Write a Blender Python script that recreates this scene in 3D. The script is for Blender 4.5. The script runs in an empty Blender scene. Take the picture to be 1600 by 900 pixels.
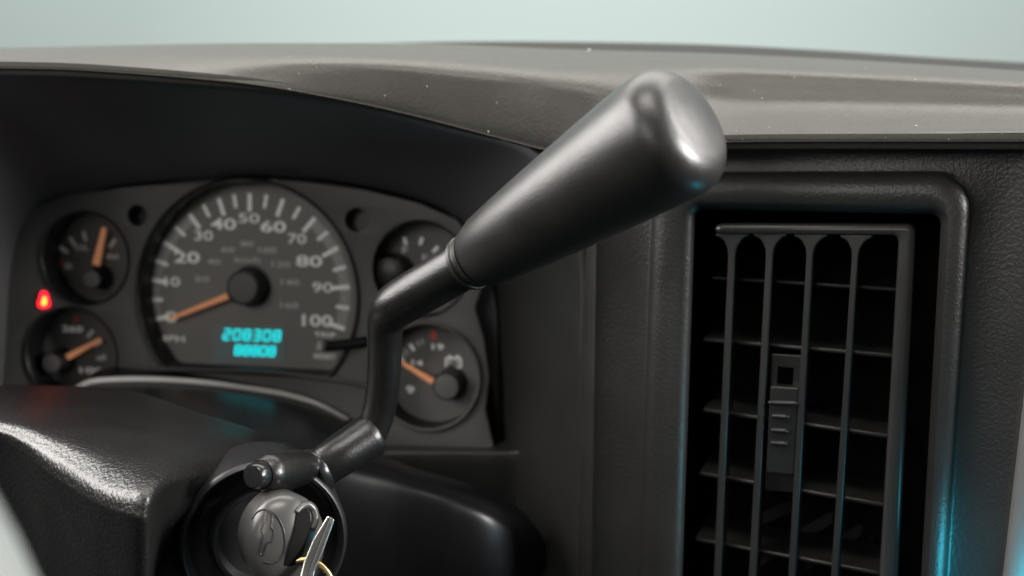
import bpy, bmesh, math, random
from mathutils import Vector, Matrix
random.seed(7)
R = math.radians
SC = bpy.context.scene
COL = SC.collection

# ------------------------------------------------------------------ camera
FPX = 1716.0                       # focal length in pixels of the 1600 px wide photograph
PITCH = R(-11)
CAM = Vector((0, 0, 1.2))
FWD = Vector((0, math.cos(PITCH), math.sin(PITCH)))
RIGHT = Vector((1, 0, 0))
UP = RIGHT.cross(FWD)
cd = bpy.data.cameras.new('camera')
cd.sensor_width = 36.0
cd.lens = 36.0 * FPX / 1600
cd.clip_start = 0.01
cd.clip_end = 50
cd.dof.use_dof = True
cd.dof.focus_distance = 0.425
cd.dof.aperture_fstop = 6.6
cam = bpy.data.objects.new('camera', cd)
cam.location = CAM
cam.rotation_euler = (R(90) + PITCH, 0, 0)
COL.objects.link(cam)
SC.camera = cam

# ------------------------------------------------------------------ world, lamps, exposure
w = bpy.data.worlds.new('World'); SC.world = w; w.use_nodes = True
bg = w.node_tree.nodes['Background']
bg.inputs[0].default_value = (0.75, 0.85, 0.9, 1)
bg.inputs[1].default_value = 0.034
SC.view_settings.view_transform = 'Standard'
SC.view_settings.look = 'None'
SC.view_settings.exposure = 0
SC.view_settings.gamma = 1
try:
    SC.cycles.use_denoising = True
    SC.cycles.max_bounces = 6
    SC.cycles.sample_clamp_indirect = 4
except Exception:
    pass

def area(name, loc, target, sx, sy, power, col):
    l = bpy.data.lights.new(name, 'AREA'); l.shape = 'RECTANGLE'
    l.size = sx; l.size_y = sy; l.energy = power; l.color = col
    o = bpy.data.objects.new(name, l); COL.objects.link(o)
    o.location = loc
    o.rotation_euler = (Vector(target) - Vector(loc)).to_track_quat('-Z', 'Y').to_euler()
    return o
area('wall_fill_lamp', (0.0, 1.3, 3.0), (0, 2.6, 1.3), 4.5, 0.6, 48, (0.98, 1.0, 0.99))  # added lamp, only there to brighten the wall
area('side_window_lamp', (0.95, 0.47, 1.68), (0.05, 0.40, 1.15), 0.5, 0.4, 11.0, (1.0, 0.97, 0.93))
area('windshield_lamp', (0.05, 0.95, 1.95), (0.0, 0.40, 1.1), 1.5, 0.5, 12.0, (1.0, 0.95, 0.86))
area('driver_window_lamp', (-0.95, 0.50, 1.60), (0.0, 0.40, 1.12), 1.0, 0.6, 27.0, (1.0, 0.96, 0.92))
area('dome_lamp', (-0.05, 0.15, 2.0), (-0.05, 0.42, 1.1), 0.6, 0.22, 6.5, (1.0, 0.95, 0.88))
area('cluster_fill_lamp', (-0.65, -0.75, 1.6), (-0.12, 0.6, 1.05), 0.6, 0.5, 5.2, (1.0, 0.95, 0.9))  # added fill from behind on the left, brightens the dials
area('passenger_window_lamp', (1.1, 0.02, 1.42), (0.15, 0.44, 1.1), 0.25, 0.25, 32.0, (1.0, 0.97, 0.94))
area('radio_glow_lamp', (0.208, 0.391, 0.990), (0.165, 0.43, 1.02), 0.03, 0.03, 0.05, (0.05, 0.75, 1.0))

# ------------------------------------------------------------------ helpers
def ray(px, py):
    return FWD + RIGHT * ((px - 800) / FPX) + UP * ((450 - py) / FPX)
def P(px, py, Y):
    d = ray(px, py)
    return CAM + d * (Y / d.y)
class Frame:
    """a tilted flat frame in the car: u right, v up, n towards the driver's side"""
    def __init__(s, px, py, Y, yaw, tilt=0):
        s.O = P(px, py, Y); c, q = math.cos(R(yaw)), math.sin(R(yaw))
        s.U = Vector((c, -q, 0)); n = Vector((-q, -c, 0)); z = Vector((0, 0, 1)); t = R(tilt)
        s.N = n * math.cos(t) + z * math.sin(t)
        s.V = z * math.cos(t) - n * math.sin(t)
    def w(s, u, v, h=0): return s.O + s.U * u + s.V * v + s.N * h
    def uv(s, px, py, h=0):
        d = ray(px, py); o = s.O + s.N * h
        p = CAM + d * ((o - CAM).dot(s.N) / d.dot(s.N)) - s.O
        return p.dot(s.U), p.dot(s.V)
    def pt(s, px, py, h=0):
        u, v = s.uv(px, py, h); return s.w(u, v, h)

BASE = {}
def thing(name, label, cat, loc, group=None):
    o = bpy.data.objects.new(name, None); COL.objects.link(o)
    o.empty_display_size = 0.02
    o.location = loc; o['label'] = label; o['category'] = cat
    if group: o['group'] = group
    BASE[o.name] = Vector(loc)
    return o
def obj(name, verts, faces, mat, parent=None, smooth=True, label=None, kind=None, bevel=0, sub=0, thick=0, auto=None):
    b = BASE[parent.name] if parent else Vector((0, 0, 0))
    me = bpy.data.meshes.new(name)
    me.from_pydata([Vector(v) - b for v in verts], [], faces)
    bm = bmesh.new(); bm.from_mesh(me)
    bmesh.ops.remove_doubles(bm, verts=bm.verts, dist=1e-7)
    if not thick: bmesh.ops.recalc_face_normals(bm, faces=bm.faces)
    bm.to_mesh(me); bm.free()
    me.materials.append(mat)
    for p in me.polygons: p.use_smooth = smooth
    if auto is not None:
        me.set_sharp_from_angle(angle=R(auto))
    o = bpy.data.objects.new(name, me); COL.objects.link(o)
    if parent: o.parent = parent
    BASE[o.name] = b
    if label: o['label'] = label
    if kind: o['kind'] = kind
    if thick:
        m = o.modifiers.new('thick', 'SOLIDIFY'); m.thickness = thick; m.offset = -1
    if bevel:
        m = o.modifiers.new('bevel', 'BEVEL'); m.width = bevel; m.segments = 3; m.limit_method = 'ANGLE'; m.angle_limit = R(35)
        m.harden_normals = False
    if sub:
        m = o.modifiers.new('sub', 'SUBSURF'); m.levels = sub; m.render_levels = sub
    return o
def dup(o, offset):
    c = o.copy(); COL.objects.link(c); c.parent = o.parent; c.location = o.location + Vector(offset)
    BASE[c.name] = BASE[o.name]
    for ch in [x for x in o.children]:
        d = ch.copy(); COL.objects.link(d); d.parent = c; BASE[d.name] = BASE[o.name]
    return c

def cr(pts, n):
    """Catmull-Rom through the points (tuples), n samples"""
    m = len(pts); out = []
    P_ = [Vector(p) for p in pts]
    ext = [P_[0] * 2 - P_[1]] + P_ + [P_[-1] * 2 - P_[-2]]
    for i in range(n):
        t = i / (n - 1) * (m - 1); k = min(int(t), m - 2); f = t - k
        a, b, c, d = ext[k], ext[k + 1], ext[k + 2], ext[k + 3]
        out.append(0.5 * ((2 * b) + (c - a) * f + (2 * a - 5 * b + 4 * c - d) * f * f + (3 * b - a - 3 * c + d) * f ** 3))
    return out
def net(rows, nu, nv):
    """rows of world points -> smooth sheet that faces the camera side"""
    rr = [cr(r, nu) for r in rows]
    cols = [cr([rr[j][i] for j in range(len(rr))], nv) for i in range(nu)]
    v = [cols[i][j] for i in range(nu) for j in range(nv)]
    f = [(i * nv + j, i * nv + j + 1, (i + 1) * nv + j + 1, (i + 1) * nv + j) for i in range(nu - 1) for j in range(nv - 1)]
    a = 0
    for q in f:
        p0, p1, p2, p3 = [v[k] for k in q]
        nn = (p2 - p0).cross(p3 - p1)
        a += nn.dot(CAM + Vector((0, 0, .3)) - p0)
    if a < 0: f = [q[::-1] for q in f]
    return v, f
def lathe(p0, axis, prof, seg=48, caps=True):
    """prof: (distance along axis, radius)"""
    ax = axis.normalized(); a = ax.orthogonal().normalized(); b = ax.cross(a)
    v, f = [], []
    for (d, r) in prof:
        for k in range(seg):
            t = 2 * math.pi * k / seg
            v.append(p0 + ax * d + (a * math.cos(t) + b * math.sin(t)) * max(r, 1e-5))
    for i in range(len(prof) - 1):
        for k in range(seg):
            k2 = (k + 1) % seg
            f.append((i * seg + k, i * seg + k2, (i + 1) * seg + k2, (i + 1) * seg + k))
    if caps: f.append(tuple(range(seg))); f.append(tuple(range((len(prof) - 1) * seg, len(prof) * seg)))
    return v, f
def tube(pts, rad, seg=24, n=40):
    c = cr(pts, n); rr = cr([(r, 0, 0) for r in rad], n)
    v, f = [], []
    nrm = None
    for i in range(n):
        t = (c[min(i + 1, n - 1)] - c[max(i - 1, 0)]).normalized()
        nrm = (t.orthogonal() if nrm is None else nrm - t * nrm.dot(t)).normalized()
        b = t.cross(nrm)
        for k in range(seg):
            q = 2 * math.pi * k / seg
            v.append(c[i] + (nrm * math.cos(q) + b * math.sin(q)) * rr[i].x)
    for i in range(n - 1):
        for k in range(seg):
            k2 = (k + 1) % seg
            f.append((i * seg + k, i * seg + k2, (i + 1) * seg + k2, (i + 1) * seg + k))
    f.append(tuple(range(seg))); f.append(tuple(range((n - 1) * seg, n * seg)))
    return v, f
def merge(*vf):
    V, F = [], []
    for v, f in vf:
        k = len(V); V += list(v); F += [tuple(i + k for i in q) for q in f]
    return V, F
def fbox(fr, u0, u1, v0, v1, h0, h1):
    v = [fr.w(u, vv, h) for h in (h0, h1) for (u, vv) in ((u0, v0), (u1, v0), (u1, v1), (u0, v1))]
    f = [(0, 3, 2, 1), (4, 5, 6, 7), (0, 1, 5, 4), (1, 2, 6, 5), (2, 3, 7, 6), (3, 0, 4, 7)]
    return v, f
def prism(fr, uv, h0, h1):
    n = len(uv)
    v = [fr.w(a, b, h0) for a, b in uv] + [fr.w(a, b, h1) for a, b in uv]
    f = [tuple(range(n)), tuple(range(n, 2 * n))] + [(i, (i + 1) % n, n + (i + 1) % n, n + i) for i in range(n)]
    return v, f
def plate(fr, outer, holes, h_front, depth, bevel=0.0):
    """flat plate with real openings"""
    cu = bpy.data.curves.new('tmp', 'CURVE'); cu.dimensions = '2D'; cu.fill_mode = 'BOTH'
    for loop in [outer] + holes:
        s = cu.splines.new('POLY'); s.points.add(len(loop) - 1); s.use_cyclic_u = True
        for p, (a, b) in zip(s.points, loop): p.co = (a, b, 0, 1)
    cu.extrude = depth / 2; cu.bevel_depth = bevel; cu.bevel_resolution = 2; cu.offset = -bevel
    return curve_mesh(cu, lambda c: fr.w(c.x, c.y, h_front - depth / 2 - bevel + c.z))
def curve_mesh(cu, fn):
    o = bpy.data.objects.new('tmp', cu); COL.objects.link(o)
    me = bpy.data.meshes.new_from_object(o.evaluated_get(bpy.context.evaluated_depsgraph_get()))
    v = [fn(p.co) for p in me.vertices]; f = [tuple(p.vertices) for p in me.polygons]
    bpy.data.objects.remove(o); bpy.data.curves.remove(cu); bpy.data.meshes.remove(me)
    return v, f
def text(fr, s, px, py, h, hpx, wpx=None, bold=0.0):
    cu = bpy.data.curves.new('tmp', 'FONT'); cu.body = s; cu.size = 1; cu.align_x = 'CENTER'; cu.align_y = 'CENTER'
    cu.resolution_u = 3; cu.offset = bold
    u0, v0 = fr.uv(px, py, h); u1, v1 = fr.uv(px + 10, py, h)
    k = (u1 - u0) / 10
    o = bpy.data.objects.new('tmp', cu); COL.objects.link(o)
    me = bpy.data.meshes.new_from_object(o.evaluated_get(bpy.context.evaluated_depsgraph_get()))
    xs = [p.co.x for p in me.vertices]; ys = [p.co.y for p in me.vertices]
    hh = max(ys) - min(ys); ww = max(xs) - min(xs); cx = (max(xs) + min(xs)) / 2; cy = (max(ys) + min(ys)) / 2
    sy = hpx * k / hh; sx = (wpx * k / ww) if wpx else sy * 1.35
    v = [fr.w(u0 + (p.co.x - cx) * sx, v0 + (p.co.y - cy) * sy, h) for p in me.vertices]
    f = [tuple(p.vertices) for p in me.polygons]
    bpy.data.objects.remove(o); bpy.data.curves.remove(cu); bpy.data.meshes.remove(me)
    return v, f
def rquad(fr, c, rpx, h, n=8):
    """rounded four-sided loop, corners c = tl, tr, br, bl in photo pixels, on the frame at height h"""
    q = [Vector(fr.uv(x, y, h)) for x, y in c]; out = []
    k = (q[1] - q[0]).length / max(1, abs(c[1][0] - c[0][0])); r = rpx * k
    for i in range(4):
        p, a, b = q[i], q[i - 1], q[(i + 1) % 4]
        da, db = (a - p).normalized(), (b - p).normalized()
        s, e = p + da * r, p + db * r
        for j in range(n + 1):
            t = j / n
            # quarter-circle like conic
            wgt = 0.7071
            num = s * (1 - t) ** 2 + p * (2 * wgt * t * (1 - t)) + e * t * t
            out.append(tuple(num / ((1 - t) ** 2 + 2 * wgt * t * (1 - t) + t * t)))
    return out
def loft(fr, loops, hs):
    n = len(loops[0]); v, f = [], []
    for L, h in zip(loops, hs): v += [fr.w(a, b, h) for a, b in L]
    for i in range(len(loops) - 1):
        for k in range(n):
            k2 = (k + 1) % n
            f.append((i * n + k, i * n + k2, (i + 1) * n + k2, (i + 1) * n + k))
    return v, f
def lerp_loop(A, B, t): return [(a[0] + (b[0] - a[0]) * t, a[1] + (b[1] - a[1]) * t) for a, b in zip(A, B)]
def tab(x, xs, ys):
    if x <= xs[0]: return ys[0]
    for a, b, p, q in zip(xs, xs[1:], ys, ys[1:]):
        if x <= b: return p + (q - p) * (x - a) / (b - a)
    return ys[-1]

# ------------------------------------------------------------------ materials
def mat(name, col, rough=0.5, grain=None, gstr=0.5, metal=0, spec=0.5, emit=None, estr=0, mottle=0.15, coat=0, gdist=0.0004, wear=0):
    m = bpy.data.materials.new(name); m.use_nodes = True
    nt = m.node_tree; b = nt.nodes['Principled BSDF']; L = nt.links.new
    b.inputs['Roughness'].default_value = rough
    b.inputs['Metallic'].default_value = metal
    b.inputs['Specular IOR Level'].default_value = spec
    b.inputs['Coat Weight'].default_value = coat
    tc = nt.nodes.new('ShaderNodeTexCoord')
    if emit:
        b.inputs['Emission Color'].default_value = (*emit, 1); b.inputs['Emission Strength'].default_value = estr
    nz = nt.nodes.new('ShaderNodeTexNoise'); nz.inputs['Scale'].default_value = 45; nz.inputs['Detail'].default_value = 4
    L(tc.outputs['Object'], nz.inputs['Vector'])
    mx = nt.nodes.new('ShaderNodeMix'); mx.data_type = 'RGBA'
    mx.inputs[6].default_value = (*[c * (1 - mottle) for c in col], 1)
    mx.inputs[7].default_value = (*[min(1, c * (1 + mottle)) for c in col], 1)
    L(nz.outputs['Fac'], mx.inputs[0]); L(mx.outputs[2], b.inputs['Base Color'])
    mr = nt.nodes.new('ShaderNodeMapRange')
    mr.inputs['To Min'].default_value = max(0.03, rough - 0.06); mr.inputs['To Max'].default_value = rough + 0.06
    L(nz.outputs['Fac'], mr.inputs['Value']); L(mr.outputs[0], b.inputs['Roughness'])
    if wear:
        n4 = nt.nodes.new('ShaderNodeTexNoise'); n4.inputs['Scale'].default_value = 160; n4.inputs['Detail'].default_value = 8; n4.inputs['Roughness'].default_value = .7
        mp = nt.nodes.new('ShaderNodeMapping'); mp.inputs['Scale'].default_value = (1, .35, 1); mp.inputs['Rotation'].default_value = (.3, .5, .7)
        L(tc.outputs['Object'], mp.inputs['Vector']); L(mp.outputs[0], n4.inputs['Vector'])
        m4 = nt.nodes.new('ShaderNodeMapRange'); m4.inputs['From Min'].default_value = .42; m4.inputs['From Max'].default_value = .62
        m4.inputs['To Min'].default_value = -wear; m4.inputs['To Max'].default_value = wear
        L(n4.outputs['Fac'], m4.inputs['Value'])
        a4 = nt.nodes.new('ShaderNodeMath'); a4.operation = 'ADD'; L(mr.outputs[0], a4.inputs[0]); L(m4.outputs[0], a4.inputs[1])
        L(a4.outputs[0], b.inputs['Roughness'])
    if grain:
        n2 = nt.nodes.new('ShaderNodeTexNoise'); n2.inputs['Scale'].default_value = grain * 0.8; n2.inputs['Detail'].default_value = 2
        L(tc.outputs['Object'], n2.inputs['Vector'])
        ad = nt.nodes.new('ShaderNodeVectorMath'); ad.operation = 'MULTIPLY_ADD'
        ad.inputs[1].default_value = (0.0022,) * 3
        L(n2.outputs['Color'], ad.inputs[0]); L(tc.outputs['Object'], ad.inputs[2])
        vo = nt.nodes.new('ShaderNodeTexVoronoi'); vo.feature = 'SMOOTH_F1'; vo.inputs['Scale'].default_value = grain
        vo.inputs['Smoothness'].default_value = 0.6
        L(ad.outputs[0], vo.inputs['Vector'])
        n3 = nt.nodes.new('ShaderNodeTexNoise'); n3.inputs['Scale'].default_value = grain * 2.6; n3.inputs['Detail'].default_value = 3
        L(tc.outputs['Object'], n3.inputs['Vector'])
        su = nt.nodes.new('ShaderNodeMath'); su.operation = 'MULTIPLY_ADD'; su.inputs[1].default_value = 0.5
        L(n3.outputs['Fac'], su.inputs[0]); L(vo.outputs['Distance'], su.inputs[2])
        bp = nt.nodes.new('ShaderNodeBump'); bp.inputs['Strength'].default_value = gstr; bp.inputs['Distance'].default_value = gdist
        bp.invert = True
        L(su.outputs[0], bp.inputs['Height']); L(bp.outputs['Normal'], b.inputs['Normal'])
    return m
M = {}
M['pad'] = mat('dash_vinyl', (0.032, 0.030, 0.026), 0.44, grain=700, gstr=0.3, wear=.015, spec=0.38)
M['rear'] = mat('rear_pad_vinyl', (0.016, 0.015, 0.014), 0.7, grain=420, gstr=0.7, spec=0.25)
M['panel'] = mat('panel_plastic', (0.020, 0.020, 0.0195), 0.37, grain=750, gstr=0.27)
M['bezel'] = mat('bezel_grey', (0.14, 0.14, 0.138), 0.4)
M['cavity'] = mat('hood_plastic', (0.085, 0.086, 0.092), 0.5, spec=0.4)
M['plate'] = mat('cluster_plate', (0.085, 0.084, 0.080), 0.55)
M['dial'] = mat('dial_face', (0.22, 0.216, 0.205), 0.6, mottle=0.06)
M['dial_dark'] = mat('small_dial_face', (0.14, 0.137, 0.131), 0.6, mottle=0.06)
M['duct'] = mat('duct_black', (0.004, 0.004, 0.004), 0.8, spec=0.1)
M['window'] = mat('display_window', (0.20, 0.20, 0.19), 0.5, emit=(0.0, 0.6, 0.7), estr=0.02)  # faint cyan emission paints the haze round the digits
M['sill'] = mat('sill_highlight', (0.50, 0.49, 0.47), 0.3)  # pale base colour stands in for light caught along the lip
M['black'] = mat('black_plastic', (0.010, 0.010, 0.011), 0.4)
M['black_gloss'] = mat('smooth_black_plastic', (0.010, 0.011, 0.012), 0.25)
M['cover'] = mat('cover_plastic', (0.003, 0.003, 0.0035), 0.36, spec=0.3)
M['shroud'] = mat('shroud_vinyl', (0.009, 0.009, 0.009), 0.34, grain=620, gstr=0.6)
M['grip'] = mat('grip_plastic', (0.012, 0.0117, 0.0114), 0.38, grain=1100, gstr=0.13, spec=0.6, wear=.02)
M['shaft'] = mat('shaft_plastic', (0.006, 0.006, 0.006), 0.34, grain=900, gstr=0.14, wear=.02)
M['vent'] = mat('vent_plastic', (0.026, 0.026, 0.026), 0.30)
M['tab'] = mat('tab_plastic', (0.012, 0.0125, 0.013), 0.36)
M['print'] = mat('white_print', (0.85, 0.85, 0.80), 0.6, mottle=0.03, emit=(1.0, 0.98, 0.92), estr=0.09)
M['print_dim'] = mat('grey_print', (0.55, 0.55, 0.53), 0.6, mottle=0.03, emit=(1.0, 0.98, 0.92), estr=0.03)
M['red'] = mat('red_print', (0.75, 0.10, 0.06), 0.6)
M['orange'] = mat('needle_orange', (0.80, 0.33, 0.16), 0.5, emit=(1.0, 0.42, 0.2), estr=0.16)
M['cyan'] = mat('display_cyan', (0.0, 0.2, 0.2), 0.5, emit=(0.0, 0.85, 0.9), estr=1.1)
M['lamp_red'] = mat('lamp_red', (0.3, 0.0, 0.0), 0.4, emit=(1.0, 0.01, 0.03), estr=3.0)
M['lamp_hot'] = mat('lamp_amber', (0.3, 0.1, 0.0), 0.4, emit=(1.0, 0.35, 0.03), estr=3.5)
M['wheel'] = mat('wheel_vinyl', (0.16, 0.175, 0.17), 0.5, grain=500, gstr=0.2)
M['satin'] = mat('satin_key_plastic', (0.048, 0.047, 0.045), 0.30)
M['steel'] = mat('key_steel', (0.62, 0.60, 0.56), 0.25, metal=1)
M['brass'] = mat('brass', (0.78, 0.62, 0.32), 0.28, metal=1)
M['wall'] = mat('wall_paint', (0.63, 0.74, 0.72), 0.8, mottle=0.02)
M['dust'] = mat('dust', (0.75, 0.72, 0.66), 0.8)

# ------------------------------------------------------------------ background wall
wall_v = [(-4, 2.6, -0.5), (4, 2.6, -0.5), (4, 2.6, 4), (-4, 2.6, 4), (-4, 2.7, -0.5), (4, 2.7, -0.5), (4, 2.7, 4), (-4, 2.7, 4)]
wo = obj('background_wall', wall_v, [(0, 1, 2, 3), (4, 5, 6, 7), (0, 1, 5, 4), (1, 2, 6, 5), (2, 3, 7, 6), (3, 0, 4, 7)], M['wall'], smooth=False, kind='structure')
wo['label'] = 'pale green grey wall beyond the windshield'

# ------------------------------------------------------------------ dashboard
VT = Frame(1250, 500, 0.455, 22, 3)
CL = Frame(400, 470, 0.62, 10, 6)
dash = thing('dashboard', 'dark grey grained dashboard with rounded pad over gauges and vent', 'dashboard', P(800, 700, 0.6))

xs = [-160, -60, 0, 100, 200, 300, 400, 500, 600, 690, 780, 870, 950, 1050, 1150, 1300, 1450, 1600, 1760]
LX = [-160, 0, 100, 250, 400, 550, 680, 800, 870, 950, 1050, 1140, 1300, 1600, 1760]
LYP = [105, 107, 109, 118, 133, 158, 190, 222, 238, 234, 226, 222, 221, 221, 221]
TX = [-160, 0, 150, 350, 600, 700, 900, 1000, 1200, 1400, 1600, 1760]
TYP = [78, 75, 72, 67.5, 67.5, 69, 78, 80, 87, 98, 111, 121]
LD = ([-160, 0, 400, 800, 870, 1000, 1150, 1300, 1450, 1600, 1760], [.50, .50, .505, .50, .49, .470, .456, .4415, .4285, .416, .403])
TD = ([-160, 0, 600, 1000, 1300, 1600, 1760], [.58, .585, .60, .60, .575, .545, .53])
prL = [(.02, -.25), (0, 0), (.08, .28), (.20, .50), (.36, .65), (.52, .77), (.68, .87), (.84, .95), (.97, 1.0), (1.0, .985), (1.03, .80)]
prM = [(.01, -.25), (0, 0), (.05, .33), (.12, .63), (.20, .85), (.32, .955), (.5, .985), (.8, 1.0), (.97, .998), (1.0, .98), (1.01, .80)]
prR = [(.0, -.25), (0, 0), (.06, .30), (.16, .50), (.34, .56), (.54, .61), (.68, .70), (.86, .87), (.985, .998), (1.0, .985), (1.005, .78)]
rows = []
for j in range(11):
    row = []
    for x in xs:
        if x <= 600:
            t = min(1, max(0, (x - 200) / 400)); a, b = prL[j], prM[j]
        else:
            t = min(1, max(0, (x - 850) / 330)); a, b = prM[j], prR[j]
        t = t * t * (3 - 2 * t)
        fy, fd = a[0] + (b[0] - a[0]) * t, a[1] + (b[1] - a[1]) * t
        y0, y1 = tab(x, TX, TYP), tab(x, LX, LYP); d0, d1 = tab(x, *TD), tab(x, *LD)
        row.append(P(x, y0 + (y1 - y0) * fy, d0 + (d1 - d0) * fd))
    rows.append(row)
v, f = net(rows, 110, 60)
obj('dash_pad', v, f, M['pad'], dash, thick=0.003)
# rear pad strip by the windshield
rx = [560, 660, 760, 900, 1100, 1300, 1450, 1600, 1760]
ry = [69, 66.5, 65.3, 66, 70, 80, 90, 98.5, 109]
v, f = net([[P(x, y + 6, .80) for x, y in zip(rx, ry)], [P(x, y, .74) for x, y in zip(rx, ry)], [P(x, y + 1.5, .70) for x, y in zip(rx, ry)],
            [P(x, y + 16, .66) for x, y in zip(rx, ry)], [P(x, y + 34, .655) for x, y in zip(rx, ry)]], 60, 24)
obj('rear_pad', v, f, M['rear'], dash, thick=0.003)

# hood cavity around the cluster, wrapping from left wall over the ceiling to the right wall
cav = [((-150, 760, .52), (-60, 760, .60), (20, 740, .655)), ((-150, 560, .51), (-60, 560, .60), (24, 560, .655)), ((-150, 330, .505), (-60, 380, .60), (30, 400, .655)),
       ((-140, 150, .505), (-40, 240, .59), (58, 335, .655)), ((-60, 112, .507), (20, 200, .59), (100, 312, .655)), ((80, 114, .507), (100, 200, .59), (170, 298, .65)),
       ((250, 123, .51), (250, 200, .585), (280, 287, .645)), ((400, 138, .51), (390, 205, .58), (390, 280, .637)), ((550, 163, .51), (510, 220, .58), (500, 286, .63)),
       ((700, 200, .508), (640, 245, .575), (600, 303, .625)), ((820, 233, .50), (745, 275, .565), (690, 332, .62)), ((890, 300, .495), (805, 340, .555), (745, 380, .612)),
       ((913, 400, .497), (832, 440, .548), (772, 460, .61)), ((914, 520, .498), (836, 540, .545), (778, 560, .608)), ((912, 640, .50), (838, 640, .545), (780, 660, .606)),
       ((908, 790, .502), (840, 780, .545), (788, 780, .600)), ((904, 1000, .502), (842, 1000, .545), (800, 1000, .600))]
v, f = net([[P(*c[k]) for c in cav[11:]] for k in range(3)], 40, 16)
obj('side_wall', v, f, M['panel'], dash, thick=0.003)
v, f = net([[P(*c[k]) for c in cav[:12]] for k in range(3)], 70, 16)
obj('cluster_hood', v, f, M['cavity'], dash, thick=0.003)

# centre panel with raised vent surround: one lofted skin
hole = [(1086, 327), (1471, 335), (1436, 960), (1064, 960)]
lip = [(1079, 319), (1480, 326), (1444, 966), (1056, 966)]
crest_in = [(1066, 313), (1484, 320), (1446, 970), (1044, 970)]
crest_out = [(1046, 300), (1490, 300), (1448, 982), (1020, 982)]
foot = [(1022, 272), (1521, 270), (1473, 992), (996, 992)]
edge = [(934, 211), (1649, 207), (1553, 1010), (922, 1010)]
loops = [rquad(VT, hole, 16, -.030), rquad(VT, hole, 16, -.001), rquad(VT, lip, 22, .0028), rquad(VT, crest_in, 28, .0042), rquad(VT, crest_out, 44, .0042)]
hs = [-.030, -.001, .0028, .0042, .0042]
A, B = rquad(VT, crest_out, 44, .0042), rquad(VT, foot, 58, -.0015)
for t in (.25, .5, .75, 1.0):
    loops.append(lerp_loop(A, B, math.sin(t * math.pi / 2) if t < 1 else 1)); hs.append(-.0015 + .0057 * math.cos(t * math.pi / 2))
Cl = rquad(VT, edge, 8, 0)
loops.append(lerp_loop(B, Cl, .06)); hs.append(-.0022)
loops.append(lerp_loop(B, Cl, .9)); hs.append(-.0016)
loops.append(Cl); hs.append(0)
D1 = [(920, 206), (1651, 203), (1555, 1014), (908, 1014)]
D2 = [(914, 204), (1652, 201), (1556, 1014), (902, 1014)]
loops.append(rquad(VT, D1, 8, -.003)); hs.append(-.003)
loops.append(rquad(VT, D2, 8, -.010)); hs.append(-.010)
loops.append(rquad(VT, D2, 8, -.030)); hs.append(-.030)
v, f = loft(VT, loops, hs)
obj('centre_panel', v, f, M['panel'], dash, auto=50)
# neighbouring bezel at far right
b0 = VT.uv(1604, 570, .006); 
pts = [VT.uv(1650, 210, .006), VT.uv(1800, 210, .006), VT.uv(1760, 1010, .006), VT.uv(1555, 1010, .006)]
v, f = prism(VT, pts, .006, -.02)
obj('radio_bezel', v, f, M['bezel'], dash, bevel=.006)

# lower ledge right of the column
v, f = net([[P(520, 690, .612), P(660, 690, .609), P(760, 688, .607), P(812, 668, .595), P(838, 630, .556)],
            [P(520, 703, .585), P(660, 703, .582), P(760, 704, .58), P(815, 700, .575), P(836, 690, .55)],
            [P(520, 714, .578), P(660, 713, .576), P(760, 713, .574), P(818, 712, .57), P(838, 715, .548)],
            [P(520, 770, .58), P(660, 770, .578), P(760, 772, .576), P(818, 775, .572), P(838, 785, .548)],
            [P(520, 940, .59), P(660, 940, .59), P(760, 940, .59), P(818, 940, .58), P(838, 940, .55)]], 40, 30)
obj('lower_ledge', v, f, M['panel'], dash, thick=0.003)
# back board so nothing shows through below
v, f = net([[P(-200, 690, .66), P(300, 690, .65), P(900, 690, .62)], [P(-200, 1010, .6), P(300, 1010, .6), P(900, 1010, .6)]], 4, 4)
obj('under_panel', v, f, M['black'], dash, thick=0.003)

# ------------------------------------------------------------------ instrument cluster
clu = thing('instrument_cluster', 'instrument cluster with round speedometer, four small gauges and cyan odometer', 'gauge cluster', CL.w(0, 0, -.03))
def circ(px, py, r, h=0, n=64, clip=None):
    u, v = CL.uv(px, py, h); u2, _ = CL.uv(px + r, py, h); rr = u2 - u
    L = [(u + rr * math.cos(2 * math.pi * i / n), v + rr * math.sin(2 * math.pi * i / n)) for i in range(n)]
    if clip is not None:
        vc = CL.uv(px, clip, h)[1]
        L = [(a, max(b, vc)) for a, b in L]
        out = []
        for p in L:
            if not out or (abs(p[0] - out[-1][0]) + abs(p[1] - out[-1][1])) > 1e-6: out.append(p)
        # keep only the two ends of the flat
        fl = [i for i, p in enumerate(out) if p[1] <= vc + 1e-9]
        if len(fl) > 2: out = [p for i, p in enumerate(out) if i not in fl[1:-1]]
        L = out
    return L
DH = -.016
GA = [(384, 463, 177, 583), (134, 404, 68, None), (113, 556, 71, None), (656, 420, 74, None), (668, 588, 81, None)]
HO = [(214, 337, 15), (557, 344, 18)]
outer = [(-60, 900), (-20, 640), (-14, 520), (0, 410), (35, 330), (110, 303), (250, 292), (330, 285), (400, 281), (480, 285), (570, 297), (650, 316), (712, 342), (748, 385), (756, 440), (742, 482), (756, 530), (764, 590), (758, 640), (774, 710), (774, 900)]
outer = [CL.uv(x, y) for x, y in outer]
v, f = plate(CL, outer, [circ(x, y, r, 0, 64, c) for x, y, r, c in GA] + [circ(x, y, r) for x, y, r in HO], 0, .003, .0005)
obj('face_plate', v, f, M['plate'], clu, auto=40)
for x, y, r in HO:
    u, vv = CL.uv(x, y); rr = CL.uv(x + r, y)[0] - u
    v, f = lathe(CL.w(u, vv, -.002), -CL.N, [(0, rr), (.009, rr * .98), (.009, 1e-5)], caps=False)
    o = obj('blank_socket', v, f, M['black'], clu, auto=40)
v, f = merge(fbox(CL, -.24, .20, -.2, .12, -.024, -.020))
obj('back_plate', v, f, M['black'], clu, smooth=False)

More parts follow.
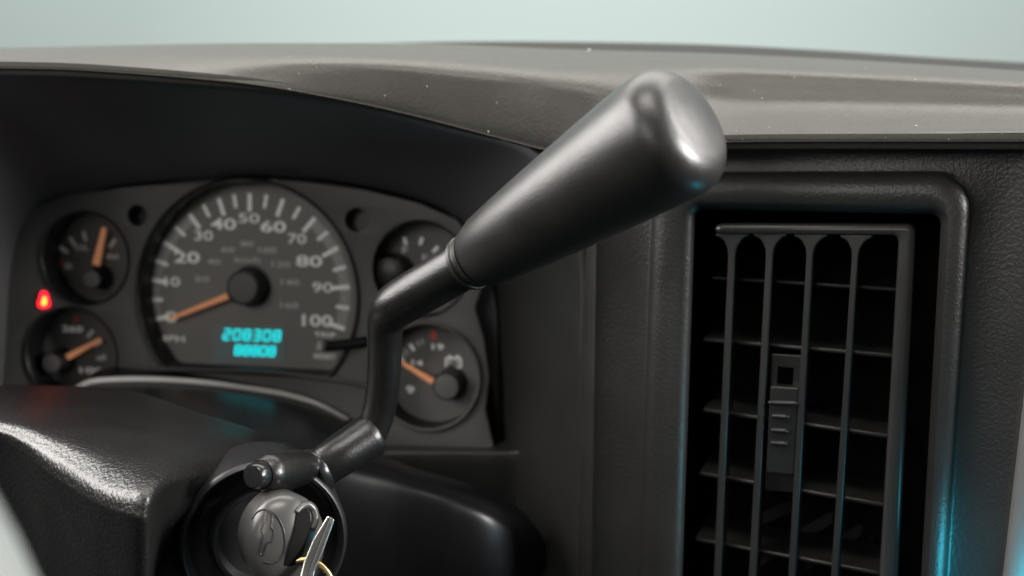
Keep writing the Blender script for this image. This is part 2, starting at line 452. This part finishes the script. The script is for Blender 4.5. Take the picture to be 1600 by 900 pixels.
def ribbon(pts_uv, wd, h):
    V, F = [], []
    for a, b in zip(pts_uv, pts_uv[1:]):
        a, b = Vector(a), Vector(b); d = (b - a).normalized(); n = Vector((-d.y, d.x)) * wd / 2; k = len(V)
        V += [CL.w(*(a + n), h), CL.w(*(a - n), h), CL.w(*(b - n), h), CL.w(*(b + n), h)]; F.append((k, k + 1, k + 2, k + 3))
    return V, F
def kpx(px, py, h): return (CL.uv(px + 10, py, h)[0] - CL.uv(px, py, h)[0]) / 10
def gauge(name, i, facemat, hub, hubr, tip, nw, label):
    x, y, r, c = GA[i]
    L = circ(x, y, r, 0, 64, c)
    g = thing_part(name, label, L, facemat)
    n = len(L)
    # black cup: wall from the plate to the dial with a proud rounded rim
    cx = sum(p[0] for p in L) / n; cy = sum(p[1] for p in L) / n
    S = lambda k: [(cx + (p[0] - cx) * k, cy + (p[1] - cy) * k) for p in L]
    v, f = loft(CL, [S(1.012), S(1.012), S(1.0), S(.985), S(.975), S(.975)], [-.004, .0009, .0016, .0014, .0002, DH - .001])
    obj('cup_rim', v, f, M['black'], g, auto=60)
    hu, hv = CL.uv(*hub, -.003); k = kpx(*hub, -.003)
    v, f = lathe(CL.w(hu, hv, DH), CL.N, [(0, hubr * k * 1.25), (.0005, hubr * k * 1.25), (.001, hubr * k * 1.12), (-DH - .0035, hubr * k * 1.02), (-DH - .003, hubr * k * .95)], 40)
    obj('hub', v, f, M['black'], g, auto=40)
    v, f = lathe(CL.w(hu, hv, -.0032), CL.N, [(0, hubr * k * .9), (.0006, hubr * k * .88), (.0008, hubr * k * .8)], 40)
    obj('hub_cap', v, f, M['dial_dark'], g, auto=40)
    if name == 'fuel_gauge': bpy.data.objects.remove(bpy.data.objects[[c.name for c in g.children if c.name.startswith('hub_cap')][0]])
    hn = -.009
    t = Vector(CL.uv(*tip, hn)); b = Vector(CL.uv(*nw[1], hn)); d = (t - b).normalized(); nn = Vector((-d.y, d.x)); wb, wt = nw[0] * k / 2, nw[0] * k * .28
    v, f = prism(CL, [tuple(b + nn * wb), tuple(t + nn * wt), tuple(t - nn * wt), tuple(b - nn * wb)], hn, hn + .0012)
    obj('needle', v, f, M['orange'], g, smooth=False)
    # stem that carries the needle into the hub
    h2 = Vector((hu, hv)); v, f = prism(CL, [tuple(h2 + nn * wb * .8), tuple(b + nn * wb), tuple(b - nn * wb), tuple(h2 - nn * wb * .8)], hn - .0002, hn + .0010)
    obj('needle_root', v, f, M['black'], g, smooth=False)
    return g
def thing_part(name, label, L, facemat):
    v = [CL.w(a, b, DH) for a, b in L] + [CL.w(a, b, DH - .0015) for a, b in L]; n = len(L)
    # the deep dial sits a little to the side as seen, so widen it under the cup
    f = [tuple(range(n)), tuple(range(n, 2 * n))] + [(i, (i + 1) % n, n + (i + 1) % n, n + i) for i in range(n)]
    return obj(name, v, f, facemat, clu, smooth=False, label=label)
HP = DH + .0003
# speedometer
sp = gauge('speedometer', 0, M['dial'], (379, 450), 25, (266, 498), (9, (357, 462)), 'large round speedometer dial with white numerals to 100')
SC0 = (390, 462)
ang = [194, 171, 148.5, 127, 108, 90, 70.5, 49.5, 28, 5, -19]
def tick(a, r0, r1, wd):
    p = [(SC0[0] + r * math.cos(R(a)) * 1.0, SC0[1] - r * math.sin(R(a)) * 1.02) for r in (r0, r1)]
    return ribbon([CL.uv(*q, HP) for q in p], wd * kpx(390, 460, HP), HP)
big, small = [], []
for mph in range(0, 101):
    i = min(mph // 10, 9); a = ang[i] + (ang[i + 1] - ang[i]) * (mph - 10 * i) / 10
    if mph % 10 == 0: big.append(tick(a, 129, 157, 6))
    elif mph % 5 == 0: big.append(tick(a, 136, 157, 5))
    elif mph < 30 or mph > 70: small.append(tick(a, 141, 157, 2.2))
for v, f in big: obj('tick_mark', v, f, M['print'], sp, smooth=False)
v, f = merge(*small); obj('fine_tick_marks', v, f, M['print_dim'], sp, smooth=False, kind='stuff')
for s, x, y, h, wd in [('0', 267, 495, 16, 18), ('10', 269, 440, 14, 24), ('20', 292, 402, 17, 40), ('30', 318, 368, 15, 29), ('40', 349, 350, 17, 40), ('50', 389, 341, 14, 33),
                      ('60', 427, 354, 17, 40), ('70', 464, 373, 15, 29), ('80', 483, 408, 17, 41), ('90', 504, 449, 15, 32), ('100', 496, 501, 18, 48)]:
    v, f = text(CL, s, x, y, HP, h, wd, .02 if wd > 34 else 0.008); obj('numeral', v, f, M['print'], sp, smooth=False)
for s, x, y, h, wd in [('20', 315, 436, 8, 24), ('40', 334, 409, 8, 21), ('60', 356, 390, 8, 21), ('80', 386, 381, 8, 20), ('100', 418, 391, 9, 28), ('120', 439, 413, 9, 28),
                      ('140', 453, 441, 9, 28), ('160', 452, 477, 9, 28), ('km/h', 387, 406, 8, 40), ('MPH', 267, 529, 9, 42)]:
    v, f = text(CL, s, x, y, HP, h, wd, .01); obj('numeral', v, f, M['print_dim'] if s != 'MPH' else M['print'], sp, smooth=False)
for s, x, y, wd in [('TRIP', 508, 523, 34), ('RESET', 508, 557, 34)]:
    v, f = text(CL, s, x, y, HP, 7, wd, .015); obj('lettering', v, f, M['print'], sp, smooth=False)
# odometer: two rows of seven segment digits
def seg7(ch, x, y, w_, h_, t):
    on = {'0': 'abcdef', '1': 'bc', '2': 'abged', '3': 'abgcd', '4': 'fgbc', '5': 'afgcd', '6': 'afgedc', '7': 'abc', '8': 'abcdefg', '9': 'abcdfg', '.': '.'}[ch]
    sg = {'a': ((0, 0), (w_, 0)), 'g': ((0, h_ / 2), (w_, h_ / 2)), 'd': ((0, h_), (w_, h_)), 'f': ((0, 0), (0, h_ / 2)), 'b': ((w_, 0), (w_, h_ / 2)), 'e': ((0, h_ / 2), (0, h_)), 'c': ((w_, h_ / 2), (w_, h_)), '.': ((w_, h_), (w_ + 1.5, h_))}
    return [ribbon([CL.uv(x + p[0] + .12 * (h_ - p[1]), y + p[1], HP + .0004) for p in sg[s]], t * kpx(390, 525, HP), HP + .0004) for s in on]
def digits(s, x, y, adv, w_, h_):
    q = []
    for i, ch in enumerate(s): q += seg7(ch, x + i * adv, y + i * .5, w_, h_, 3.4)
    return merge(*q)
wd_ = [CL.uv(x, y, HP + .0001) for x, y in ((334, 508), (446, 510), (446, 566), (334, 566))]
v, f = prism(CL, wd_, HP - .0002, HP + .0002); od = obj('odometer_window', v, f, M['window'], clu, smooth=False)
for s, x, y, ad in [('208308', 349, 515, 15.6), ('88808', 367, 540, 13.2)]:
    for i, ch in enumerate(s):
        v, f = merge(*seg7(ch, x + i * ad, y + i * .5, 9.5 if ad > 15 else 8.5, 15 if ad > 15 else 14, 2.8)); obj('digit', v, f, M['cyan'], od, smooth=False)
# reset stalk
a, b = CL.pt(503, 541, -.004), CL.pt(503, 541, DH)
v, f = lathe(CL.pt(545, 538, DH), CL.pt(510, 540, .016) - CL.pt(545, 538, DH), [(0, .003), (.028, .003), (.030, .0036), (.033, .0036)], 24)
v, f = tube([CL.pt(578, 533, -.002), CL.pt(550, 537, .002), CL.pt(520, 540, .006), CL.pt(507, 541, .008)], [.0035, .0032, .0032, .0034], 16, 12)
st = obj('reset_stalk', v, f, M['black'], clu)
v, f = lathe(CL.pt(505, 541, .0082), (CL.pt(500, 541, .0088) - CL.pt(512, 540, .0072)), [(0, .0030), (.001, .0034), (.003, .0030), (.0036, .001)], 20)
obj('stalk_cap', v, f, mat('pale_cap', (.4, .39, .37), .5), st)

def sg_ticks(cx, cy, r0, r1, angs, wd, m, g):
    q = []
    for a in angs:
        p = [(cx + r * math.cos(R(a)), cy - r * math.sin(R(a))) for r in (r0, r1)]
        q.append(ribbon([CL.uv(*z, HP) for z in p], wd * kpx(cx, cy, HP), HP))
    for v, f in q: obj('tick_mark', v, f, m, g, smooth=False)
# oil gauge
g = gauge('oil_gauge', 1, M['dial_dark'], (143, 436), 14, (164, 356), (11, (151, 414)), 'small round gauge at top left of the cluster')
sg_ticks(142, 420, 44, 60, [145, 124, 101, 50], 5, M['print_dim'], g); sg_ticks(142, 420, 42, 56, [168], 5, M['red'], g)
for s, x, y, h, wd in [('OIL', 128, 387, 8, 22), ('0', 107, 416, 9, 11), ('80', 176, 401, 7, 20)]:
    v, f = text(CL, s, x, y, HP, h, wd, .02); obj('numeral', v, f, M['print_dim'], g, smooth=False)
# temperature gauge
g = gauge('temperature_gauge', 2, M['dial_dark'], (80, 568), 15, (158, 530), (9, (106, 558)), 'small round gauge half hidden by the column shroud')
sg_ticks(105, 560, 46, 60, [150, 47, 25, 0], 5, M['print_dim'], g); sg_ticks(112, 555, 52, 62, [84], 6, M['red'], g)
for s, x, y, h, wd in [('260', 113, 514, 9, 32), ('100', 142, 579, 9, 36), ('o', 162, 557, 7, 8), ('A', 86, 533, 12, 12)]:
    if s == 'A': continue
    v, f = text(CL, s, x, y, HP, h, wd, .02); obj('numeral', v, f, M['print'] if s != 'o' else M['print_dim'], g, smooth=False)
# fuel gauge
g = gauge('fuel_gauge', 3, M['dial_dark'], (608, 428), 25, (600, 470), (7, (604, 450)), 'small round fuel gauge behind the lever')
sg_ticks(645, 425, 44, 56, [104, 75, 45, 15], 5, M['print'], g)
for s, x, y, h, wd in [('F', 633, 391, 11, 9), ('E', 664, 402, 9, 9)]:
    v, f = text(CL, s, x, y, HP, h, wd, .02); obj('numeral', v, f, M['print_dim'], g, smooth=False)
# volt gauge
g = gauge('volt_gauge', 4, M['dial_dark'], (697, 604), 21, (628, 566), (10, (677, 596)), 'small round voltmeter with battery symbol and red mark')
sg_ticks(684, 600, 64, 76, [125, 146, 168], 5, M['print'], g); sg_ticks(684, 600, 66, 75, [110, 116, 134, 140, 156, 162], 2.5, M['print_dim'], g); sg_ticks(684, 600, 70, 84, [95], 8, M['red'], g)
for s, x, y, h, wd in [('19', 684, 542, 10, 19), ('14', 652, 567, 9, 18), ('9', 641, 609, 12, 13)]:
    v, f = text(CL, s, x, y, HP, h, wd, .03); obj('numeral', v, f, M['print'], g, smooth=False)
k = kpx(708, 566, HP)
q = [ribbon([CL.uv(x, y, HP) for x, y in [(697, 560), (720, 560), (720, 574), (697, 574), (697, 559)]], 3 * k, HP),
     ribbon([CL.uv(x, y, HP) for x, y in [(700, 557.5), (706, 557.5)]], 4 * k, HP), ribbon([CL.uv(x, y, HP) for x, y in [(712, 557.5), (718, 557.5)]], 4 * k, HP),
     ribbon([CL.uv(x, y, HP) for x, y in [(700, 566), (706, 566)]], 2 * k, HP), ribbon([CL.uv(x, y, HP) for x, y in [(712, 566), (718, 566)]], 2 * k, HP)]
v, f = merge(*q); obj('battery_symbol', v, f, M['print'], g, smooth=False)
L = GA[4]; ring = [CL.w(a, b, .0016) for a, b in circ(L[0], L[1], L[2] + 1.5)]
v, f = tube(ring + ring[:1], [.0011] * (len(ring) + 1), 10, 120); obj('bezel_ring', v, f, M['plate'], g)
# warning lamp
def poly_px(pts, h): return [CL.uv(x, y, h) for x, y in pts]
tear = [(67, 455), (71, 457), (74, 463), (75, 469), (77, 475), (75, 480), (67, 482), (60, 480), (58, 475), (60, 468), (62, 461), (64, 456)]
v, f = prism(CL, poly_px(tear, .0012), .0012, -.001); wl = obj('warning_lamp', v, f, M['lamp_red'], clu, smooth=False, label='glowing red warning lamp')
hot = [(69, 463), (72, 467), (72, 474), (70, 477), (66, 477), (65, 473), (67, 466)]
v, f = prism(CL, poly_px(hot, .0016), .0016, .0011); obj('lamp_core', v, f, M['lamp_hot'], wl, smooth=False)
# curved glossy sill under the dials
cx_ = [60, 95, 121, 151, 227, 321, 415, 453, 498, 545, 600]
cy_ = [640, 618, 604, 594, 591.5, 597, 610, 617, 631, 655, 700]
rows = [[P(x + 8, y - (18 if 140 < x < 500 else 6), .632) for x, y in zip(cx_, cy_)],
        [P(x + 3, y - 4, .612) for x, y in zip(cx_, cy_)],
        [P(x, y, .602) for x, y in zip(cx_, cy_)], [P(x, y + 5, .5985) for x, y in zip(cx_, cy_)], [P(x, y + 12, .592) for x, y in zip(cx_, cy_)],
        [P(x, y + 40, .568) for x, y in zip(cx_, cy_)], [P(x, y + 75, .545) for x, y in zip(cx_, cy_)],
        [P(x, y + 110, .538) for x, y in zip(cx_, cy_)], [P(x, y + 190, .54) for x, y in zip(cx_, cy_)]]
v, f = net(rows, 60, 50)
obj('cluster_sill', v, f, M['black_gloss'], clu, thick=.002)
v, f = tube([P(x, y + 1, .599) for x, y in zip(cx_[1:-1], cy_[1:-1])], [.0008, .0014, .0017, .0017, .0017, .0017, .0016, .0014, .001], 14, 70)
obj('sill_lip', v, f, M['sill'], clu)  # coloured pale as the highlight on the sill crest
# lens bottom bar across the big dial
v, f = tube([CL.pt(185, 572, .001), CL.pt(230, 576, .003), CL.pt(330, 578, .004), CL.pt(430, 582, .004), CL.pt(530, 594, .003), CL.pt(585, 606, .001)], [.0012] * 6, 12, 30)
obj('lens_bar', v, f, M['plate'], clu)

# ------------------------------------------------------------------ steering column
colm = thing('steering_column', 'black grained steering column shroud with round ignition housing', 'steering column', P(330, 900, .45))
S_ = [[(-160, 598, .56), (0, 602, .545), (110, 603, .54), (205, 610, .53), (320, 648, .50), (395, 672, .48), (432, 700, .475)],
      [(-160, 622, .52), (0, 625, .505), (110, 632, .495), (200, 645, .48), (295, 672, .46), (365, 693, .452), (418, 720, .455)],
      [(-160, 645, .475), (0, 650, .455), (95, 672, .437), (185, 703, .415), (265, 722, .405), (335, 735, .425), (400, 760, .45)],
      [(-160, 640, .465), (0, 668, .442), (88, 706, .418), (172, 750, .390), (238, 765, .378), (278, 778, .402), (385, 815, .445)],
      [(-160, 660, .462), (0, 686, .440), (80, 735, .413), (160, 782, .384), (228, 800, .372), (264, 812, .402), (380, 850, .445)],
      [(-160, 700, .468), (0, 730, .446), (78, 775, .418), (158, 820, .388), (226, 840, .374), (262, 850, .406), (380, 880, .445)],
      [(-160, 960, .50), (0, 960, .475), (78, 970, .445), (158, 975, .412), (220, 980, .392), (258, 980, .418), (380, 990, .45)]]
v, f = net([[P(*p) for p in r] for r in S_], 80, 90)
obj('upper_shroud', v, f, M['shroud'], colm, thick=.003)
Q_ = [[(440, 690, .515), (520, 692, .52), (600, 712, .522), (650, 732, .522), (720, 752, .523), (786, 778, .526), (838, 822, .532), (862, 880, .545)],
      [(440, 700, .497), (520, 703, .503), (600, 722, .507), (649, 740, .508), (718, 760, .509), (783, 787, .513), (832, 830, .522), (856, 886, .538)],
      [(440, 716, .486), (520, 718, .491), (600, 737, .497), (647, 753, .499), (715, 774, .500), (778, 801, .504), (825, 842, .514), (849, 894, .531)],
      [(440, 745, .478), (520, 750, .483), (600, 766, .490), (644, 780, .492), (711, 800, .493), (772, 825, .497), (818, 862, .508), (842, 908, .526)],
      [(440, 840, .474), (520, 850, .479), (600, 860, .486), (640, 868, .488), (705, 885, .489), (765, 905, .493), (810, 930, .504), (834, 955, .522)],
      [(440, 980, .478), (520, 980, .482), (600, 985, .490), (640, 990, .491), (702, 995, .493), (760, 1000, .497), (804, 1010, .508), (828, 1020, .526)]]
v, f = net([[P(*p) for p in r] for r in Q_], 60, 50)
obj('right_cover', v, f, M['cover'], colm, thick=.003)
IG = Frame(415, 845, .418, -16, 4)
kI = .418 / FPX
u, vv = IG.uv(413, 845)
rI = lambda p: p * kI
v, f = lathe(IG.w(u, vv, -.03), IG.N, [(0, rI(138)), (.030, rI(138)), (.032, rI(136)), (.0328, rI(131)), (.032, rI(126)), (.026, rI(122)), (.024, rI(110)), (.0235, rI(92)),
     (.028, rI(86)), (.0295, rI(82)), (.0295, rI(76)), (.026, rI(72)), (.024, rI(70)), (.024, 0)], 72)
obj('ignition_housing', v, f, M['black'], colm, auto=50)

# ------------------------------------------------------------------ ignition key and keyring
key = thing('ignition_key', 'dark satin ignition key head with embossed emblem in the column lock', 'key', IG.w(u, vv, -.005))
KY = Frame(445, 845, .392, -30, 8)
KC = (446, 846)
def ell(cx, cy, rx, ry, n=56):
    u0, v0 = KY.uv(cx, cy); k = .392 / FPX
    return [(u0 + k * rx * math.cos(t), v0 + k * ry * math.sin(t)) for t in [2 * math.pi * i / n for i in range(n)]]
KH = .0095
ks = (1.0, .99, .95, .88, .78, .64, .46, .25, .08, .005)
lo = [ell(*KC, 66, 80)] + [ell(*KC, 68 * k, 82 * k) for k in ks]
v, f = loft(KY, lo, [-.012] + [KH * math.sqrt(max(0, 1 - k ** 2)) for k in ks])
hd = obj('key_head', v, f, M['satin'], key)
def dome(px, py, up=0):
    # point of the dome seen at this pixel
    h = KH * .6
    for _ in range(12):
        a, b = KY.uv(px, py, h); a0, b0 = KY.uv(*KC); k = .392 / FPX
        d2 = ((a - a0) / (68 * k)) ** 2 + ((b - b0) / (82 * k)) ** 2
        h = .5 * h + .5 * KH * math.sqrt(max(0, 1 - d2))
    return KY.w(a, b, h + up)
def ridge(pts, r, n): return tube([dome(x, y) for x, y in pts], [r] * len(pts), 8, n)
ringp = [(418 + 27 * math.cos(t) - 5 * math.sin(t), 838 - 42 * math.sin(t)) for t in [R(-110) + R(250) * i / 24 for i in range(25)]]
v, f = ridge(ringp, .0004, 60); obj('emblem_ring', v, f, M['black'], key)
bow = [(419, 798), (426, 806), (424, 824), (428, 830), (424, 846), (417, 848), (411, 866), (406, 864), (409, 846), (411, 834), (408, 830), (412, 816), (416, 800), (419, 798)]
v, f = ridge(bow, .00035, 60); obj('emblem', v, f, M['black'], key)
# hooked key bow; a black sheet on the head stands in for the slot's shade
v, f = tube([dome(x, y, .0006) for x, y in [(463, 800), (470, 792), (480, 788), (489, 796), (492, 810), (488, 826)]], [.0007, .0011, .0015, .0016, .0014, .0011], 14, 50)
obj('key_loop', v, f, M['satin'], key)
sl = [(466, 796), (478, 792), (484, 800), (484, 824), (470, 860), (452, 910), (436, 910), (448, 865)]
v, f = net([[dome(x, y, .0007) for x, y in r] for r in ([(463, 800), (474, 791), (483, 799)], [(458, 830), (471, 826), (484, 824)], [(448, 865), (462, 862), (474, 858)], [(432, 915), (446, 915), (460, 915)])], 10, 20)
obj('key_slot_shade', v, f, M['duct'], key, thick=.0004)
sk = thing('spare_key', 'worn silver metal key hanging on the brass ring', 'key', P(480, 900, .385))
pts = [(512, 806), (523, 812), (505, 862), (492, 892), (486, 930), (462, 930), (474, 880), (488, 846)]
KS = Frame(495, 850, .385, -12, 28)
v, f = prism(KS, [KS.uv(x, y) for x, y in pts], .001, -.001); obj('blade', v, f, M['steel'], sk, smooth=False, bevel=.0005)
v, f = tube([KS.pt(518, 811, .0012), KS.pt(502, 850, .0012), KS.pt(487, 890, .0012), KS.pt(480, 925, .0012)], [.0006] * 4, 8, 20); obj('blade_groove', v, f, M['black'], sk)
kr = thing('key_ring', 'thin brass key ring below the ignition key', 'key ring', P(440, 930, .38))
cR = P(474, 934, .381)
v, f = tube([cR + Vector((math.cos(t) * .012, math.sin(t) * .004, math.sin(t) * .0135)) for t in [2 * math.pi * i / 24 for i in range(25)]], [.0011] * 25, 10, 60)
obj('wire_loop', v, f, M['brass'], kr)

# ------------------------------------------------------------------ gear lever
lev = thing('gear_lever', 'black column gear lever with bent shaft and tapered matt grip', 'gear lever', P(560, 720, .47))
def seg(name, a, b, prof, m):
    ax = b - a; q = (a.y + b.y) / 2 / FPX
    v, f = lathe(a, ax, [(t * ax.length, r * q) for t, r in prof], 48); return obj(name, v, f, m, lev, auto=45)
A1, B1 = P(396, 744, .398), P(492, 727, .432)
seg('pivot_cap', A1, B1, [(-.02, 1), (-.02, 17), (0, 20), (.12, 21), (.16, 20), (.16, 1)], M['black_gloss'])
seg('pivot_barrel', A1, B1, [(.12, 1), (.12, 24), (.17, 31), (.24, 33.5), (.70, 31), (.82, 28), (.92, 22), (1.0, 20), (1.0, 1)], M['shaft'])
A2, B2 = P(492, 738, .432), P(582, 678, .450)
seg('pivot_flange', A2, B2, [(-.06, 1), (-.06, 30), (-.03, 37), (.04, 39), (.09, 37), (.11, 30), (.11, 1)], M['black_gloss'])
seg('sleeve', A2, B2, [(.04, 1), (.04, 26), (.10, 32), (.50, 35), (.88, 37.5), (.95, 38), (.985, 36.5), (.97, 33), (.8, 30)], M['shaft'])
cl = [(546, 706, .446), (568, 690, .4485), (585, 664, .451), (595, 626, .4505), (600, 580, .448), (601, 530, .444), (603, 500, .441), (616, 480, .437), (645, 461, .433), (690, 435, .427), (742, 404, .420)]
rd = [27, 27, 27, 27, 27.5, 28, 31, 36, 38, 38.5, 39]
v, f = tube([P(*c) for c in cl], [r * c[2] / FPX for r, c in zip(rd, cl)], 32, 70)
obj('shaft', v, f, M['shaft'], lev)
G0 = P(738, 407, .4205); G1 = P(1088, 183, .362); gx = G1 - G0; GL = gx.length
def gl(prof): return lathe(G0, gx, [(d, r * 1.005) for d, r in prof], 64)
v, f = gl([(-.0035, .004), (-.0035, .0103), (-.003, .0112), (-.0015, .0112), (-.001, .0104), (0, .0104), (.0004, .0112), (.0022, .0114), (.0027, .0104), (.0035, .0104)])
obj('collar', v, f, M['grip'], lev, auto=50)
prof = [(.003, .006), (.003, .0112), (.0035, .0119), (.005, .0124)]
for t in (.1, .2, .3, .4, .5, .6, .7, .8):
    prof.append((GL * t, .0122 + (.0226 - .0122) * (t / .86) ** .76))
prof += [(GL * .86, .0225)]
rc, r0, z0 = .0105, .0226, GL - .0107
for i in range(0, 9):
    a = R(90) * i / 8
    prof.append((z0 + rc * math.sin(a), r0 - rc + rc * math.cos(a)))
prof += [(GL + .0002, .009), (GL + .0006, .005), (GL + .0007, .0001)]
v, f = gl(prof)
obj('grip', v, f, M['grip'], lev)

# ------------------------------------------------------------------ steering wheel (only its rim edge is in view)
sw = thing('steering_wheel', 'pale grey steering wheel rim, blurred at the left edge', 'steering wheel', (-.30, .24, 1.0))
cW = P(-1660, 1274, .16)
v, f = [], []
N1, N2 = 96, 20; Rm = .178
for i in range(N1):
    a = 2 * math.pi * i / N1; d = Vector((math.cos(a), -.18 * math.sin(a), math.sin(a) * .98))
    for j in range(N2):
        b = 2 * math.pi * j / N2
        v.append(cW + d * (Rm + .0125 * math.cos(b)) + Vector((0, 1, .18)).normalized() * .0125 * math.sin(b))
for i in range(N1):
    for j in range(N2):
        i2, j2 = (i + 1) % N1, (j + 1) % N2
        f.append((i * N2 + j, i2 * N2 + j, i2 * N2 + j2, i * N2 + j2))
obj('rim', v, f, M['wheel'], sw)

# ------------------------------------------------------------------ air vent
av = thing('air_vent', 'black air vent with upright slats and a sliding thumb tab', 'air vent', VT.pt(1260, 640, -.05))
gp = [(1117, 358), (1121, 351), (1130, 349), (1418, 350), (1428, 353), (1431, 362), (1400, 965), (1078, 965), (1078, 950), (1371, 950), (1404, 378), (1402, 370), (1396, 367), (1122, 365)]
v, f = plate(VT, [VT.uv(x, y, -.004) for x, y in gp], [], -.0012, .007, .0022)
obj('grille_frame', v, f, M['vent'], av, auto=40)
hb = rquad(VT, [(1084, 325), (1473, 333), (1438, 964), (1062, 964)], 14, -.030)
hb2 = [(a * 1.0, b) for a, b in hb]
n = len(hb)
v = [VT.w(a, b, -.029) for a, b in hb] + [VT.w(a, b, -.075) for a, b in hb2]
f = [(i, (i + 1) % n, n + (i + 1) % n, n + i) for i in range(n)] + [tuple(range(n, 2 * n))]
obj('duct', v, f, M['duct'], av, auto=40, thick=0)
slats = [((1146, 369), (1122, 902)), ((1205, 369), (1176.5, 902)), ((1268, 370), (1238, 902)), ((1339, 371), (1304.5, 902))]
for (xt, yt), (xb, yb) in slats:
    w2 = 5.2
    def c(px, py): return VT.uv(px, py, -.006)
    sl = (xb - xt) / (yb - yt)
    X = lambda y: xt + sl * (y - yt)
    pr = [(-5, 26), (-1, 25), (1.5, 19), (5, 14), (10, 10.5), (18, 6.6), (30, 5.1), (591, 5.4)]
    L = [c(X(yt + d) - hw, yt + d) for d, hw in pr] + [c(X(yt + d) + hw, yt + d) for d, hw in pr[::-1]]
    v, f = prism(VT, L, -.0030, -.016); obj('slat', v, f, M['vent'], av, smooth=True, bevel=.0012, auto=40)
fins = [((1126, 436), (1402, 453)), ((1112, 533), (1394, 557)), ((1112, 643), (1387, 683)), ((1106, 742), (1377, 790)), ((1100, 845), (1370, 897)), ((1098, 945), (1365, 1000))]
for (a, b) in fins:
    h0 = -.020
    p0, p1 = VT.pt(a[0] - 14, a[1] - 2, h0), VT.pt(b[0] + 4, b[1], h0)
    bk = -VT.N * .030 + VT.V * .0015; tk = VT.V * .0010
    V_ = [p0 - tk, p1 - tk, p1 + tk, p0 + tk, p0 - tk + bk, p1 - tk + bk, p1 + tk + bk, p0 + tk + bk]
    obj('fin', V_, [(0, 1, 2, 3), (4, 5, 6, 7), (0, 1, 5, 4), (1, 2, 6, 5), (2, 3, 7, 6), (3, 0, 4, 7)], M['vent'], av, smooth=True, bevel=.0007, auto=40)
for (x0, y0), (x1, y1) in [((1138, 848), (1236, 800)), ((1188, 884), (1300, 818)), ((1258, 893), (1345, 838)), ((1305, 890), (1366, 852)), ((1180, 432), (1238, 420))]:
    p0, p1 = VT.pt(x0, y0, -.056), VT.pt(x1, y1, -.072); bk = -VT.N * .004 + VT.V * .006; tk = VT.N * .001
    V_ = [p0, p1, p1 + bk, p0 + bk, p0 - tk, p1 - tk, p1 + bk - tk, p0 + bk - tk]
    obj('light_band_strip', V_, [(0, 1, 2, 3), (4, 5, 6, 7), (0, 1, 5, 4), (1, 2, 6, 5), (2, 3, 7, 6), (3, 0, 4, 7)], M['tab'], av, smooth=False)  # strips added in place of the diagonal light bands behind the fins
# slider bracket with square window, tab and ribs
bo = [VT.uv(x, y, -.012) for x, y in [(1207, 552), (1256, 555), (1246, 768), (1196, 764)]]
bh = [VT.uv(x, y, -.012) for x, y in [(1217, 572), (1241, 574), (1239, 606), (1215, 605)]]
v, f = plate(VT, bo, [bh], -.010, .002, .0003); br = obj('tab_bracket', v, f, M['tab'], av, smooth=False)
tb = rquad(VT, [(1204, 603), (1249, 606), (1241, 742), (1197, 738)], 4, -.004)
v, f = prism(VT, tb, -.0035, -.010); tbo = obj('slider_tab', v, f, M['tab'], av, bevel=.0006, smooth=True, auto=40)
for x0, x1, y, ht in [(1202, 1245, 629, 4), (1207, 1231, 650, 4.5), (1206, 1230, 672, 4.5), (1205, 1229, 692, 4.5)]:
    v, f = tube([VT.pt(x0, y, -.0034), VT.pt(x0 + 1.5, y, -.0029), VT.pt((x0 + x1) / 2, y + .7, -.0027), VT.pt(x1 - 1.5, y + 1.5, -.0029), VT.pt(x1, y + 1.5, -.0034)], [.0002, .0010, .0011, .0010, .0002], 12, 20)
    obj('rib', v, f, M['tab'], tbo)

# ------------------------------------------------------------------ dust specks on the pad and panel
pad = bpy.data.objects['dash_pad']
dg = bpy.context.evaluated_depsgraph_get()
V_, F_ = [], []
def speck(p, n, s):
    a = n.orthogonal().normalized(); b = n.cross(a); r0 = random.random() * 6; k = len(V_)
    m = 5
    for i in range(m):
        t = r0 + 2 * math.pi * i / m; rr = s * random.uniform(.6, 1.2)
        V_.append(p + (a * math.cos(t) + b * math.sin(t)) * rr + n * s * .15)
    V_.append(p + n * s * .9); V_.append(p - n * s * .1)
    for i in range(m):
        F_.append((k + i, k + (i + 1) % m, k + m)); F_.append((k + (i + 1) % m, k + i, k + m + 1))
spots = [(920, 78.5, .0007)] + [(random.uniform(300, 1590), random.uniform(80, 222), random.uniform(.00010, .00030)) for _ in range(38)] + \
        [(random.uniform(1100, 1590), random.uniform(195, 221), random.uniform(.00012, .00034)) for _ in range(14)]
for x, y, s in spots:
    hit = SC.ray_cast(dg, CAM, ray(x, y).normalized())
    if hit[0] and hit[4] and hit[4].name == 'dash_pad': speck(hit[1], -hit[2] if hit[2].dot(ray(x, y)) > 0 else hit[2], s)
du = obj('dust', V_, F_, M['dust'], kind='stuff')
du['label'] = 'pale dust specks scattered over the dash pad'
